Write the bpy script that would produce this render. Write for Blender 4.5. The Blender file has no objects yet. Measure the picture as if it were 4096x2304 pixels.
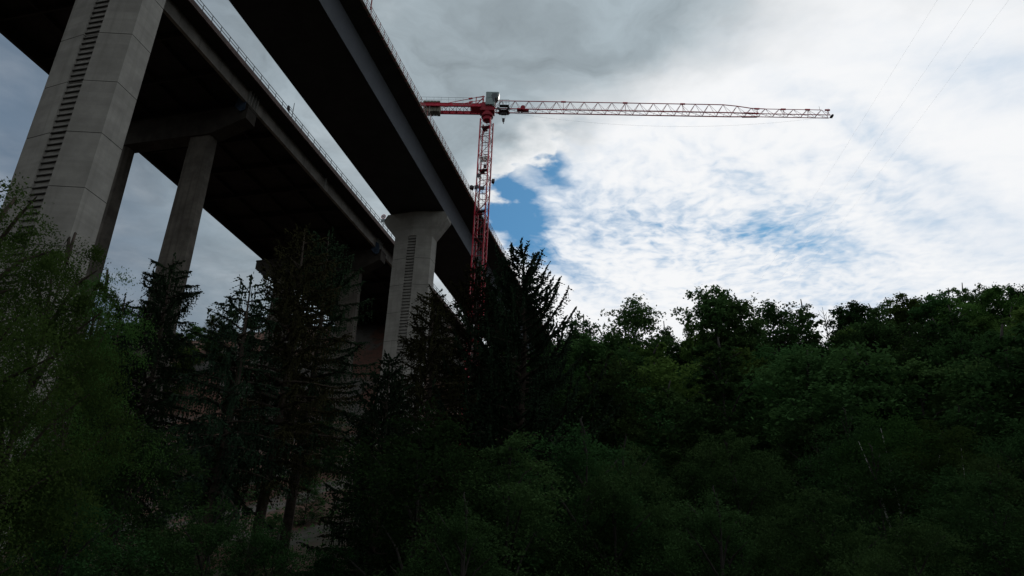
import bpy, math, random
import numpy as np
from mathutils import Vector, Matrix
C = bpy.context.scene.collection
scene = bpy.context.scene

# ---------------------------------------------------------------- camera
# World frame: +Y runs along the motorway bridges, +X to their right, z = 0 at the eye of the viewer.
PITCH, ROLL, HEAD = math.radians(25.023), math.radians(2.1374), math.radians(14.97)
FPX, CX, CY = 3154.0, 2048.0, 1152.0
fw = Vector((-math.sin(HEAD)*math.cos(PITCH), math.cos(HEAD)*math.cos(PITCH), math.sin(PITCH)))
rt0 = Vector((math.cos(HEAD), math.sin(HEAD), 0))
up0 = rt0.cross(fw)
RT = math.cos(ROLL)*rt0 + math.sin(ROLL)*up0
UP = -math.sin(ROLL)*rt0 + math.cos(ROLL)*up0
cam = bpy.data.cameras.new('camera')
cam.lens = FPX/4096*36; cam.sensor_width = 36; cam.clip_start = 0.1; cam.clip_end = 5000
camo = bpy.data.objects.new('camera', cam); C.objects.link(camo)
camo.matrix_world = Matrix(((RT.x, UP.x, -fw.x, 0), (RT.y, UP.y, -fw.y, 0), (RT.z, UP.z, -fw.z, 0), (0, 0, 0, 1)))
scene.camera = camo
def ray(x, y): return fw + RT*((x-CX)/FPX) + UP*((CY-y)/FPX)
def at_dist(x, y, D):                       # a sight line's point at horizontal distance D
    d = ray(x, y); return d*(D/math.hypot(d.x, d.y))
def at_z(x, y, z): d = ray(x, y); return d*(z/d.z)
def at_y(x, y, Y): d = ray(x, y); return d*(Y/d.y)
def proj(P):
    z = P.dot(fw); return (CX+FPX*P.dot(RT)/z, CY-FPX*P.dot(UP)/z) if z > 0.1 else (-9999, 9999)

scene.view_settings.view_transform = 'Standard'
scene.view_settings.look = 'None'
scene.view_settings.gamma = 1.0
scene.view_settings.exposure = 0.0
scene.view_settings.use_curve_mapping = False
scene.cycles.max_bounces = 5
scene.cycles.diffuse_bounces = 3
scene.cycles.transparent_max_bounces = 4

# ---------------------------------------------------------------- world: physical sky seen through procedural clouds
SUN_AZ, SUN_EL = math.radians(14), math.radians(44)
world = bpy.data.worlds.new('World'); scene.world = world; world.use_nodes = True
NT = world.node_tree; NT.nodes.clear()
SKY_STRENGTH = 0.1
class G:
    """tiny expression builder for shader math"""
    def __init__(s, nt): s.nt = nt
    def n(s, t, **k):
        o = s.nt.nodes.new(t)
        for a, b in k.items(): setattr(o, a, b)
        return o
    def put(s, sock, v):
        if isinstance(v, bpy.types.NodeSocket): s.nt.links.new(v, sock)
        else: sock.default_value = v
    def m(s, op, a, b=0.0, c=0.0, clamp=False):
        o = s.n('ShaderNodeMath', operation=op, use_clamp=clamp)
        s.put(o.inputs[0], a); s.put(o.inputs[1], b); s.put(o.inputs[2], c); return o.outputs[0]
    def v(s, op, a, b=(0, 0, 0)):
        o = s.n('ShaderNodeVectorMath', operation=op); s.put(o.inputs[0], a)
        if op == 'SCALE': s.put(o.inputs['Scale'], b); return o.outputs[0]
        s.put(o.inputs[1], b); return o.outputs['Value'] if op in ('DOT_PRODUCT', 'LENGTH') else o.outputs[0]
    def sstep(s, x, a, b, lo=0.0, hi=1.0):
        o = s.n('ShaderNodeMapRange', interpolation_type='SMOOTHSTEP'); s.put(o.inputs[0], x)
        for i, q in enumerate((a, b, lo, hi)): s.put(o.inputs[i+1], q)
        return o.outputs[0]
    def noise(s, vec, scale, detail=4.0, rough=0.5, dist=0.0):
        o = s.n('ShaderNodeTexNoise'); s.put(o.inputs['Vector'], vec); o.inputs['Scale'].default_value = scale
        o.inputs['Detail'].default_value = detail; o.inputs['Roughness'].default_value = rough
        o.inputs['Distortion'].default_value = dist; return o.outputs['Fac']
    def mix(s, f, a, b):
        o = s.n('ShaderNodeMix', data_type='RGBA'); s.put(o.inputs['Factor'], f)
        s.put(o.inputs[6], a if not isinstance(a, tuple) else (*a, 1)); s.put(o.inputs[7], b if not isinstance(b, tuple) else (*b, 1))
        return o.outputs[2]
g = G(NT)
tc = g.n('ShaderNodeTexCoord'); D0 = tc.outputs['Generated']
Dn = g.v('NORMALIZE', D0)
sep = g.n('ShaderNodeSeparateXYZ'); g.put(sep.inputs[0], Dn)
dz = g.m('MAXIMUM', sep.outputs[2], 0.10)
comb = g.n('ShaderNodeCombineXYZ'); g.put(comb.inputs[0], g.m('DIVIDE', sep.outputs[0], dz)); g.put(comb.inputs[1], g.m('DIVIDE', sep.outputs[1], dz))
P = comb.outputs[0]                                     # position on a flat cloud layer
# large warps so that no patch keeps a clean outline
nz = g.n('ShaderNodeTexNoise'); g.put(nz.inputs['Vector'], P); nz.inputs['Scale'].default_value = 2.2; nz.inputs['Detail'].default_value = 5; nz.inputs['Roughness'].default_value = 0.55
warp = g.v('SCALE', g.v('SUBTRACT', nz.outputs['Color'], (0.5, 0.5, 0.5)), 0.16)
nz2 = g.n('ShaderNodeTexNoise'); g.put(nz2.inputs['Vector'], P); nz2.inputs['Scale'].default_value = 14; nz2.inputs['Detail'].default_value = 4
warp2 = g.v('SCALE', g.v('SUBTRACT', nz2.outputs['Color'], (0.5, 0.5, 0.5)), 0.03)
Dw = g.v('ADD', Dn, g.v('ADD', warp, warp2))
Dw_s = g.v('ADD', Dn, g.v('ADD', g.v('SCALE', warp, 0.35), warp2))
def blob(px, py, rx, ry, ang, vec, soft=1.0):
    """soft elliptical patch of sky round one direction; radii in 1/3154 rad"""
    c = ray(px, py).normalized()
    r1 = (RT - c*RT.dot(c)).normalized(); r2 = c.cross(r1)
    a = math.radians(ang)
    t1 = r1*math.cos(a) - r2*math.sin(a); t2 = r1*math.sin(a) + r2*math.cos(a)
    u = g.v('DOT_PRODUCT', vec, tuple(t1*(3154.0/rx))); w = g.v('DOT_PRODUCT', vec, tuple(t2*(3154.0/ry)))
    q = g.m('SQRT', g.m('ADD', g.m('MULTIPLY', u, u), g.m('MULTIPLY', w, w)))
    front = g.v('DOT_PRODUCT', vec, tuple(c))
    q = g.m('ADD', q, g.m('MULTIPLY', g.m('LESS_THAN', front, 0.0), 100.0))
    return g.sstep(q, 0.0, 1.0+soft, 1.0, 0.0)
def addall(l):
    r = l[0]
    for x in l[1:]: r = g.m('ADD', r, x)
    return r
def sc(x, k): return g.m('MULTIPLY', x, k)
# 1. altocumulus sheet: cells and streaks
Ps = g.v('ADD', P, g.v('SCALE', warp, 1.3))
cells = g.m('ADD', sc(g.noise(Ps, 30, 3.0, 0.5, 0.2), 0.72), sc(g.noise(Ps, 11, 3.0, 0.5, 0.4), 0.28))
streak_map = g.n('ShaderNodeMapping'); g.put(streak_map.inputs[0], Ps); streak_map.inputs['Rotation'].default_value = (0, 0, math.radians(32)); streak_map.inputs['Scale'].default_value = (1.0, 2.8, 1.0)
streaks = g.noise(streak_map.outputs[0], 3.2, 5, 0.55, 0.4)
hole = addall([
    sc(blob(2000, 800, 88, 210, 40, Dw_s, 1.0), 2.2), sc(blob(2165, 640, 60, 100, 35, Dw_s, .8), 1.3), sc(blob(2190, 790, 150, 130, 0, Dw_s, .9), .30),
    sc(blob(2420, 760, 330, 120, -25, Dw_s), .22), sc(blob(2330, 900, 240, 120, 0, Dw_s), .24),
    sc(blob(2600, 870, 420, 60, 20, Dw_s), .30), sc(blob(3160, 965, 250, 60, -12, Dw_s), .85),
    sc(blob(2900, 940, 300, 45, 16, Dw_s), .2), sc(blob(2290, 1105, 200, 45, -22, Dw_s), .62),
    sc(blob(3060, 760, 330, 50, -30, Dw_s), .36), sc(blob(3560, 600, 420, 50, -32, Dw_s), .40),
    sc(blob(3560, 800, 300, 50, -28, Dw_s), .34), sc(blob(3350, 1180, 500, 80, -15, Dw_s), .40),
    sc(blob(3980, 330, 260, 90, -5, Dw_s), .40), sc(blob(3900, 950, 400, 130, 0, Dw_s), .22)])
camp = addall([0.30, sc(blob(2600, 900, 850, 400, 10, Dw, .6), 1.9), sc(blob(3300, 1100, 700, 260, -12, Dw, .6), .9)])
cov = addall([1.12, sc(hole, -1.0), g.m('MULTIPLY', g.m('SUBTRACT', cells, 0.5), camp), sc(g.m('SUBTRACT', streaks, 0.5), 0.6)])
alto = g.sstep(cov, -0.22, 0.88)
# 2. the big dark cumulus bank, cut off along a lumpy edge
def plane_n(p, q):
    a, b = ray(*p), ray(*q); n_ = a.cross(b).normalized(); return n_
ne = plane_n((2330, 525), (1840, 905))
if ray(1500, 200).dot(ne) < 0: ne = -ne
lump = g.noise(P, 5.5, 2, 0.45, 0.0); lump2 = g.noise(P, 20, 3, 0.5, 0.0)
edge = addall([g.v('DOT_PRODUCT', Dn, tuple(ne)), sc(g.m('SUBTRACT', lump, 0.5), 0.10), sc(g.m('SUBTRACT', lump2, 0.5), 0.07)])
lim = g.sstep(g.v('DOT_PRODUCT', Dn, tuple(ray(1500, 300).normalized())), 0.955, 0.975)   # the bank stays on its side of the sky
bank = g.sstep(edge, -0.006, 0.015)
alpha = g.m('MAXIMUM', alto, bank)
# 3. brightness: brilliant round the hidden sun, grey away from it
lit = addall([sc(blob(3200, 480, 1150, 760, 14, Dw, .4), 1.5), sc(blob(2350, 930, 420, 330, 0, Dw, .5), .7),
              sc(blob(2500, 1150, 900, 480, 10, Dw, .5), 1.1), sc(blob(3600, 1150, 1100, 700, 0, Dw, .5), 1.1)])
dark = addall([sc(blob(2560, 40, 560, 230, -14, Dw, .8), 0.8), sc(blob(1960, 400, 480, 380, -20, Dw, .7), .50), sc(blob(3950, 980, 420, 200, 5, Dw, .8), .22), sc(blob(4050, 330, 300, 160, 0, Dw, .8), .1)])
big = g.noise(g.v('ADD', P, g.v('SCALE', warp, 2.0)), 2.6, 7, 0.55, 0.2)
fine = g.noise(P, 9, 5, 0.5, 0.4)
lum = g.m('SUBTRACT', addall([lit, sc(g.m('SUBTRACT', big, 0.5), 1.0), sc(g.m('SUBTRACT', fine, 0.5), 0.40)]), dark)
lum = g.sstep(lum, -0.15, 1.25)
rim = g.m('MULTIPLY', g.sstep(edge, 0.0, 0.06, 1.0, 0.0), bank)
rim = g.m('MULTIPLY', rim, blob(2120, 650, 330, 260, 0, Dn, .5))
side = g.sstep(g.v('DOT_PRODUCT', Dn, tuple(ray(2600, 500).normalized())), 0.74, 0.94)
grey = g.mix(side, (0.125, 0.175, 0.240), (0.350, 0.415, 0.455))
back = g.sstep(g.v('DOT_PRODUCT', Dn, tuple(ray(1700, 1200).normalized())), 0.60, 0.25)      # unseen cloud overhead and behind, brightened to fill the camera-facing sides
grey = g.mix(back, grey, (0.38, 0.41, 0.43))
white = (0.93, 0.94, 0.955)
body = g.noise(g.v('ADD', P, g.v('SCALE', warp, 3.0)), 4.2, 8, 0.58, 0.5)
body2 = g.noise(g.v('ADD', P, g.v('SCALE', warp, 3.0)), 1.6, 3, 0.5, 0.2)
mod = addall([1.0, g.m('MULTIPLY', g.m('SUBTRACT', body, 0.5), g.m('ADD', 0.15, sc(side, 1.2))), sc(g.m('SUBTRACT', body2, 0.5), 0.8)])
greym = g.n('ShaderNodeVectorMath', operation='SCALE'); g.put(greym.inputs[0], grey); g.put(greym.inputs['Scale'], mod)
ccol = g.mix(lum, greym.outputs[0], white)
ccol = g.mix(sc(rim, 0.75), ccol, (1.0, 1.0, 1.0))
cellshade = g.sstep(cov, 0.5, 1.25, 0.0, 1.0)
ccol = g.mix(g.m('MULTIPLY', g.m('SUBTRACT', 1.0, cellshade), g.m('MULTIPLY', 0.55, g.m('SUBTRACT', 1.0, bank))), ccol, (0.55, 0.66, 0.80))
sky = g.n('ShaderNodeTexSky', sky_type='NISHITA', sun_disc=False); sky.sun_elevation = SUN_EL; sky.sun_rotation = SUN_AZ
sky.air_density = 1.0; sky.dust_density = 0.3; sky.ozone_density = 2.0
tint = g.n('ShaderNodeVectorMath', operation='MULTIPLY'); g.put(tint.inputs[0], sky.outputs[0]); tint.inputs[1].default_value = (0.40, 0.76, 0.86); skyc = tint.outputs[0]
cl = g.n('ShaderNodeVectorMath', operation='SCALE'); g.put(cl.inputs[0], ccol); cl.inputs['Scale'].default_value = 1.0/SKY_STRENGTH
final = g.mix(alpha, skyc, cl.outputs[0])
bg = g.n('ShaderNodeBackground'); g.put(bg.inputs[0], final); bg.inputs[1].default_value = SKY_STRENGTH
wo = g.n('ShaderNodeOutputWorld'); NT.links.new(bg.outputs[0], wo.inputs[0])
world.cycles.sampling_method = 'MANUAL'; world.cycles.sample_map_resolution = 512

sun = bpy.data.lights.new('sun', 'SUN'); sun.energy = 0.5; sun.angle = math.radians(25); sun.color = (1, 0.95, 0.88)
suno = bpy.data.objects.new('sun', sun); C.objects.link(suno)
sd = Vector((math.sin(SUN_AZ)*math.cos(SUN_EL), math.cos(SUN_AZ)*math.cos(SUN_EL), math.sin(SUN_EL)))
suno.rotation_euler = (-sd).to_track_quat('-Z', 'Y').to_euler()

# ---------------------------------------------------------------- helpers
rng = np.random.default_rng(7)
random.seed(7)
def tag(o, label=None, cat=None, group=None, kind=None):
    if label: o['label'] = label
    if cat: o['category'] = cat
    if group: o['group'] = group
    if kind: o['kind'] = kind
    return o
def empty(name, loc=(0, 0, 0), rz=0.0):
    o = bpy.data.objects.new(name, None); C.objects.link(o); o.location = loc; o.rotation_euler = (0, 0, rz)
    o.empty_display_size = 0.5; return o
def link_mesh(name, me, m, parent=None):
    o = bpy.data.objects.new(name, me); C.objects.link(o)
    if m is not None:
        for k in (m if isinstance(m, (list, tuple)) else [m]): me.materials.append(k)
    if parent is not None: o.parent = parent
    return o
class MB:
    def __init__(s): s.v = []; s.f = []; s.mi = []
    def add(s, vs, fs, mi=0):
        b = len(s.v); s.v += [tuple(q) for q in vs]; s.f += [tuple(i+b for i in f) for f in fs]; s.mi += [mi]*len(fs); return s
    def box(s, x0, x1, y0, y1, z0, z1, mi=0):
        return s.add([(x0,y0,z0),(x1,y0,z0),(x1,y1,z0),(x0,y1,z0),(x0,y0,z1),(x1,y0,z1),(x1,y1,z1),(x0,y1,z1)],
                     [(0,3,2,1),(4,5,6,7),(0,1,5,4),(1,2,6,5),(2,3,7,6),(3,0,4,7)], mi)
    def bar(s, p, q, w, h=None, mi=0):
        p = Vector(p); q = Vector(q); h = h or w; d = (q-p).normalized()
        a = d.cross(Vector((0, 0, 1)))
        a = Vector((1, 0, 0)) if a.length < 1e-3 else a.normalized()
        b = d.cross(a).normalized(); a *= w/2; b *= h/2
        vs = [p-a-b, p+a-b, p+a+b, p-a+b, q-a-b, q+a-b, q+a+b, q-a+b]
        return s.add(vs, [(0,3,2,1),(4,5,6,7),(0,1,5,4),(1,2,6,5),(2,3,7,6),(3,0,4,7)], mi)
    def tube(s, pts, rad, n=6, mi=0, caps=True):
        pts = [Vector(p) for p in pts]
        if not isinstance(rad, (list, tuple)): rad = [rad]*len(pts)
        base = len(s.v); last = None
        for i, p in enumerate(pts):
            d = (pts[min(i+1, len(pts)-1)]-pts[max(i-1, 0)]).normalized()
            a = last - d*last.dot(d) if last is not None else d.orthogonal()
            a = a.normalized() if a.length > 1e-5 else d.orthogonal().normalized(); last = a; b = d.cross(a)
            for k in range(n):
                t = 2*math.pi*k/n; s.v.append(tuple(p+(a*math.cos(t)+b*math.sin(t))*rad[i]))
        for i in range(len(pts)-1):
            for k in range(n):
                k2 = (k+1) % n; s.f.append((base+i*n+k, base+i*n+k2, base+(i+1)*n+k2, base+(i+1)*n+k)); s.mi.append(mi)
        if caps:
            s.f.append(tuple(base+k for k in range(n))[::-1]); s.f.append(tuple(base+(len(pts)-1)*n+k for k in range(n))); s.mi += [mi, mi]
        return s
    def loft(s, rings, mi=0, caps=True, mis=None):
        base = len(s.v); n = len(rings[0])
        for r in rings: s.v += [tuple(q) for q in r]
        for i in range(len(rings)-1):
            for k in range(n):
                k2 = (k+1) % n; s.f.append((base+i*n+k, base+i*n+k2, base+(i+1)*n+k2, base+(i+1)*n+k)); s.mi.append(mis[i] if mis else mi)
        if caps:
            s.f.append(tuple(base+k for k in range(n))[::-1]); s.f.append(tuple(base+(len(rings)-1)*n+k for k in range(n))); s.mi += [mi, mi]
        return s
    def build(s, name, m, parent=None, smooth=False, bevel=0.0):
        me = bpy.data.meshes.new(name); me.from_pydata(s.v, [], s.f)
        me.polygons.foreach_set('material_index', s.mi)
        if smooth: me.polygons.foreach_set('use_smooth', [True]*len(s.f))
        me.update()
        o = link_mesh(name, me, m, parent)
        if bevel:
            b = o.modifiers.new('bevel', 'BEVEL'); b.width = bevel; b.segments = 2; b.limit_method = 'ANGLE'
        return o
def quads_mesh(name, V, m, parent=None):
    """V: (n,4,3) array of loose leaf faces"""
    n = V.shape[0]; me = bpy.data.meshes.new(name)
    me.vertices.add(n*4); me.vertices.foreach_set('co', V.reshape(-1).astype(np.float32))
    me.loops.add(n*4); me.loops.foreach_set('vertex_index', np.arange(n*4, dtype=np.int32))
    me.polygons.add(n); me.polygons.foreach_set('loop_start', np.arange(0, n*4, 4, dtype=np.int32)); me.polygons.foreach_set('loop_total', np.full(n, 4, dtype=np.int32))
    me.update(calc_edges=True)
    return link_mesh(name, me, m, parent)
def text_mesh(name, txt, size, m, parent, mat4, align='CENTER'):
    cu = bpy.data.curves.new(name, 'FONT'); cu.body = txt; cu.size = size; cu.extrude = 0.01; cu.align_x = align; cu.align_y = 'CENTER'; cu.resolution_u = 2
    t = bpy.data.objects.new(name, cu); C.objects.link(t)
    me = bpy.data.meshes.new_from_object(t); bpy.data.objects.remove(t)
    o = link_mesh(name, me, m, parent); o.matrix_local = mat4; return o
def copy_tree(o, parent=None):
    c = o.copy(); C.objects.link(c); c.parent = parent
    for ch in list(o.children): copy_tree(ch, c)
    return c

# ---------------------------------------------------------------- materials
def mat(name, base, rough=0.8, metal=0.0, spec=0.3, var=0.0, scale=1.0, bump=0.0, stains=None, col2=None, boards=0.0, coord='Object'):
    m = bpy.data.materials.new(name); m.use_nodes = True; nt = m.node_tree; b = nt.nodes['Principled BSDF']; gg = G(nt)
    b.inputs['Roughness'].default_value = rough; b.inputs['Metallic'].default_value = metal; b.inputs['Specular IOR Level'].default_value = spec
    b.inputs['Base Color'].default_value = (*base, 1)
    t = gg.n('ShaderNodeTexCoord').outputs[coord]
    if var > 0:
        n1 = gg.noise(t, scale, 6, 0.6)
        lo = tuple(c*(1-var) for c in base); hi = tuple(min(1, c*(1+var)) for c in (col2 or base))
        c = gg.mix(gg.sstep(n1, 0.3, 0.7), lo, hi)
        if stains:
            mp = gg.n('ShaderNodeMapping'); gg.put(mp.inputs[0], t); mp.inputs['Scale'].default_value = (1.6, 1.6, 0.05)
            n2 = gg.noise(mp.outputs[0], 1.0, 5, 0.6)
            c = gg.mix(gg.m('MULTIPLY', gg.sstep(n2, 0.5, 0.72), stains[0]), c, stains[1])
            n3 = gg.noise(t, 0.35, 4, 0.6)
            c = gg.mix(gg.m('MULTIPLY', gg.sstep(n3, 0.45, 0.7), stains[0]*0.6), c, stains[1])
        if boards:
            sp = gg.n('ShaderNodeSeparateXYZ'); gg.put(sp.inputs[0], t)
            fr = gg.m('FLOOR', gg.m('MULTIPLY', sp.outputs[2], 4.0))
            wn = gg.n('ShaderNodeTexWhiteNoise', noise_dimensions='1D'); gg.put(wn.inputs['W'], fr)
            cc = gg.n('ShaderNodeVectorMath', operation='SCALE'); gg.put(cc.inputs[0], c); gg.put(cc.inputs['Scale'], gg.m('ADD', 1.0-boards/2, gg.m('MULTIPLY', wn.outputs['Value'], boards)))
            c = cc.outputs[0]
        nt.links.new(c, b.inputs['Base Color'])
        if bump:
            bp = gg.n('ShaderNodeBump'); bp.inputs['Strength'].default_value = bump; bp.inputs['Distance'].default_value = 0.05
            nt.links.new(gg.noise(t, scale*7, 5, 0.6), bp.inputs['Height']); nt.links.new(bp.outputs[0], b.inputs['Normal'])
    return m
def leaf_mat(name, base, var=0.35, transl=0.3, rough=0.9, spec=0.0):
    m = bpy.data.materials.new(name); m.use_nodes = True; nt = m.node_tree; b = nt.nodes['Principled BSDF']; gg = G(nt)
    oi = gg.n('ShaderNodeObjectInfo'); t = gg.n('ShaderNodeTexCoord').outputs['Object']
    geo = gg.n('ShaderNodeNewGeometry')
    n1 = gg.noise(t, 0.6, 3, 0.5)
    f = gg.m('ADD', gg.m('MULTIPLY', n1, 0.7), gg.m('MULTIPLY', geo.outputs['Random Per Island'], 0.3))
    lo = (base[0]*(1-var), base[1]*(1-var), base[2]*(1-var*0.6)); hi = (base[0]*(1+var*1.3), base[1]*(1+var), base[2]*(1+var*0.4))
    c = gg.mix(f, lo, hi)
    hsv = gg.n('ShaderNodeHueSaturation'); gg.put(hsv.inputs['Color'], c)
    gg.put(hsv.inputs['Hue'], gg.m('ADD', 0.475, gg.m('MULTIPLY', oi.outputs['Random'], 0.045)))
    gg.put(hsv.inputs['Value'], gg.m('ADD', 0.50, gg.m('MULTIPLY', gg.m('FRACT', gg.m('MULTIPLY', oi.outputs['Random'], 7.31)), 1.25)))
    nt.links.new(hsv.outputs[0], b.inputs['Base Color']); b.inputs['Roughness'].default_value = rough; b.inputs['Specular IOR Level'].default_value = spec
    tr = gg.n('ShaderNodeBsdfTranslucent'); nt.links.new(hsv.outputs[0], tr.inputs[0])
    mx = gg.n('ShaderNodeMixShader'); mx.inputs[0].default_value = transl
    nt.links.new(b.outputs[0], mx.inputs[1]); nt.links.new(tr.outputs[0], mx.inputs[2])
    nt.links.new(mx.outputs[0], nt.nodes['Material Output'].inputs[0])
    return m
M = dict(
    conc=mat('new_concrete', (0.315, 0.305, 0.280), 0.9, var=0.14, scale=0.5, bump=0.3, stains=(0.45, (0.20, 0.192, 0.172)), boards=0.10),
    joint=mat('joint_concrete', (0.07, 0.068, 0.062), 0.95),
    slot=mat('slot_shadow_steel', (0.055, 0.052, 0.048), 0.8),
    oldconc=mat('old_concrete', (0.135, 0.122, 0.105), 0.92, var=0.25, scale=0.6, bump=0.4, stains=(0.55, (0.055, 0.046, 0.038)), boards=0.08),
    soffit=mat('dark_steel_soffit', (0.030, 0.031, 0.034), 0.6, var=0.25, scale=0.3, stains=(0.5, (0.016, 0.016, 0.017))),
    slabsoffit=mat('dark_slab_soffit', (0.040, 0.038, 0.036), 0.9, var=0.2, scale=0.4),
    web=mat('grey_blue_web_paint', (0.105, 0.115, 0.135), 0.45, var=0.12, scale=0.4, stains=(0.3, (0.10, 0.11, 0.12))),
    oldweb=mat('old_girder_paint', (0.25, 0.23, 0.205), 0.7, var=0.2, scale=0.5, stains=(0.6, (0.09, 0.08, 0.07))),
    fin=mat('pale_stiffener', (0.34, 0.34, 0.32), 0.7, var=0.15, scale=2),
    beamconc=mat('deck_shaded_beam_concrete', (0.050, 0.044, 0.037), 0.95, var=0.3, scale=0.6, stains=(0.5, (0.04, 0.033, 0.028))),  # darker copy of the old concrete: shade under the deck put into the colour
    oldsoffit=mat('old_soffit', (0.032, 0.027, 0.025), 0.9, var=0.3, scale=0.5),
    edge=mat('brown_edge_beam', (0.085, 0.055, 0.05), 0.85, var=0.3, scale=0.8, stains=(0.5, (0.045, 0.035, 0.03))),
    asphalt=mat('asphalt', (0.05, 0.05, 0.05), 0.9, var=0.2, scale=2),
    galv=mat('galvanised_rail', (0.09, 0.11, 0.12), 0.6, metal=0.0, var=0.15, scale=3),
    scaf=mat('scaffold_board_grey', (0.36, 0.31, 0.29), 0.8, var=0.25, scale=2),
    scafred=mat('scaffold_red_paint', (0.30, 0.07, 0.07), 0.6, var=0.2, scale=2),
    red=mat('crane_red_paint', (0.52, 0.022, 0.050), 0.5, var=0.18, scale=1.5),
    darkred=mat('crane_dark_red', (0.30, 0.014, 0.030), 0.55, var=0.2, scale=1.5),
    steel=mat('crane_dark_steel', (0.075, 0.065, 0.07), 0.5, metal=0.3, var=0.2, scale=2),
    cab=mat('cab_grey_green', (0.27, 0.34, 0.34), 0.5, var=0.08, scale=2),
    glass=mat('dark_glass', (0.04, 0.055, 0.065), 0.12, spec=0.6),
    ballast=mat('counterweight_concrete', (0.24, 0.23, 0.18), 0.9, var=0.2, scale=1.2, bump=0.4),
    white=mat('white_lettering', (0.75, 0.72, 0.70), 0.6),
    black=mat('black_lettering', (0.02, 0.02, 0.02), 0.6),
    signwhite=mat('sign_white', (0.62, 0.60, 0.62), 0.5), signred=mat('sign_red', (0.45, 0.02, 0.05), 0.5),
    signgrey=mat('sign_back_grey', (0.17, 0.20, 0.21), 0.5, metal=0.3),
    blue=mat('blue_tarp', (0.05, 0.08, 0.13), 0.6, var=0.3, scale=2),
    rope=mat('steel_rope', (0.12, 0.12, 0.13), 0.5, metal=0.4),
    cloth=mat('dark_cloth', (0.02, 0.015, 0.02), 0.9),
    bark=mat('dark_bark', (0.055, 0.042, 0.033), 0.95, var=0.35, scale=4, bump=0.5),
    greybark=mat('grey_bark', (0.035, 0.032, 0.028), 0.95, var=0.3, scale=4, bump=0.4),
    birchbark=mat('white_birch_bark', (0.30, 0.30, 0.28), 0.8, var=0.6, scale=7),
    leaf=leaf_mat('broad_leaf', (0.045, 0.100, 0.034)),
    leaf_y=leaf_mat('light_leaf', (0.062, 0.125, 0.032)),
    leaf_n=leaf_mat('shrub_leaf', (0.029, 0.065, 0.023)), leaf_m=leaf_mat('shrub_leaf_light', (0.028, 0.068, 0.024)),
    leaf_b=leaf_mat('birch_leaf', (0.040, 0.088, 0.024), transl=0.4),
    needle=leaf_mat('spruce_needles', (0.017, 0.032, 0.018), var=0.3, transl=0.05),
    needle_b=leaf_mat('spruce_needles_brown', (0.028, 0.030, 0.014), var=0.3, transl=0.05),
)
# ground: soil, litter and grass
gm = bpy.data.materials.new('soil_and_grass'); gm.use_nodes = True; gg = G(gm.node_tree); tt = gg.n('ShaderNodeTexCoord').outputs['Object']
a_ = gg.noise(tt, 0.08, 6, 0.6); b_ = gg.noise(tt, 1.2, 6, 0.65)
c_ = gg.mix(gg.sstep(a_, 0.42, 0.6), (0.016, 0.024, 0.010), (0.075, 0.036, 0.026)); c_ = gg.mix(gg.sstep(b_, 0.4, 0.75), c_, (0.030, 0.028, 0.020))
sx_ = gg.n('ShaderNodeSeparateXYZ'); gg.put(sx_.inputs[0], tt)
under = gg.m('MULTIPLY', gg.sstep(sx_.outputs[0], -40, -24, 1.0, 0.0), gg.sstep(sx_.outputs[1], 30, 45))
soil = gg.mix(gg.sstep(gg.noise(tt, 0.11, 5, 0.6), 0.46, 0.56), (0.15, 0.070, 0.048), (0.12, 0.112, 0.100)); soil = gg.mix(gg.sstep(gg.noise(tt, 0.9, 6, 0.65), 0.45, 0.7), soil, (0.05, 0.045, 0.03))
c_ = gg.mix(under, c_, soil)
gm.node_tree.links.new(c_, gm.node_tree.nodes['Principled BSDF'].inputs['Base Color']); gm.node_tree.nodes['Principled BSDF'].inputs['Roughness'].default_value = 0.95
bp_ = gg.n('ShaderNodeBump'); bp_.inputs['Strength'].default_value = 0.8; gg.put(bp_.inputs['Height'], gg.noise(tt, 2.0, 6, 0.6)); gm.node_tree.links.new(bp_.outputs[0], gm.node_tree.nodes['Principled BSDF'].inputs['Normal'])

# ---------------------------------------------------------------- terrain
def ss(a, b, x):
    t = min(1, max(0, (x-a)/(b-a))); return t*t*(3-2*t)
def ground_z(x, y):
    up = 0.42*max(0.0, y-34.0); 
    cap_mid = 31.0                       # a shoulder straight ahead
    cap_right = 31 + 26*ss(22, 62, x)
    cap_left = 31 + 45*ss(-34, -60, x)
    cap = max(cap_right, cap_left)
    if x < -100: cap = 80 - 20*ss(-100, -150, x)
    z = up if up < cap-4 else cap-4+4*(1-math.exp(-(up-cap+4)/4))
    if x < -52: z = min(74.8, z+24*ss(132, 176, y)*ss(-52, -60, x))
    z -= 0.05*max(0.0, y-275)
    if x > 40: z += 0.25*(x-40)*ss(20, 60, y)*0.5
    z += 0.8*math.sin(x*0.09+1.0)*math.sin(y*0.07)+0.35*math.sin(x*0.31)*math.cos(y*0.27)
    z += 0.5*min(110.0, max(0.0, -y-22.0))            # unseen valley side behind the viewer, added to block low sky light
    r = math.hypot(x, y)
    z *= ss(6, 30, r)
    return z - 2.2
me = bpy.data.meshes.new('ground')
xs = np.concatenate([np.linspace(-1500, -220, 14), np.arange(-200, 200, 4.0), np.linspace(220, 1500, 14)])
ys = np.concatenate([np.linspace(-1500, -120, 12), np.arange(-100, 330, 4.0), np.linspace(350, 1500, 12)])
V = [(x, y, ground_z(x, y)) for y in ys for x in xs]; nx = len(xs)
F = [(j*nx+i, j*nx+i+1, (j+1)*nx+i+1, (j+1)*nx+i) for j in range(len(ys)-1) for i in range(nx-1)]
me.from_pydata(V, [], F); me.polygons.foreach_set('use_smooth', [True]*len(F)); me.update()
tag(link_mesh('ground', me, gm), kind='structure')

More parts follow.
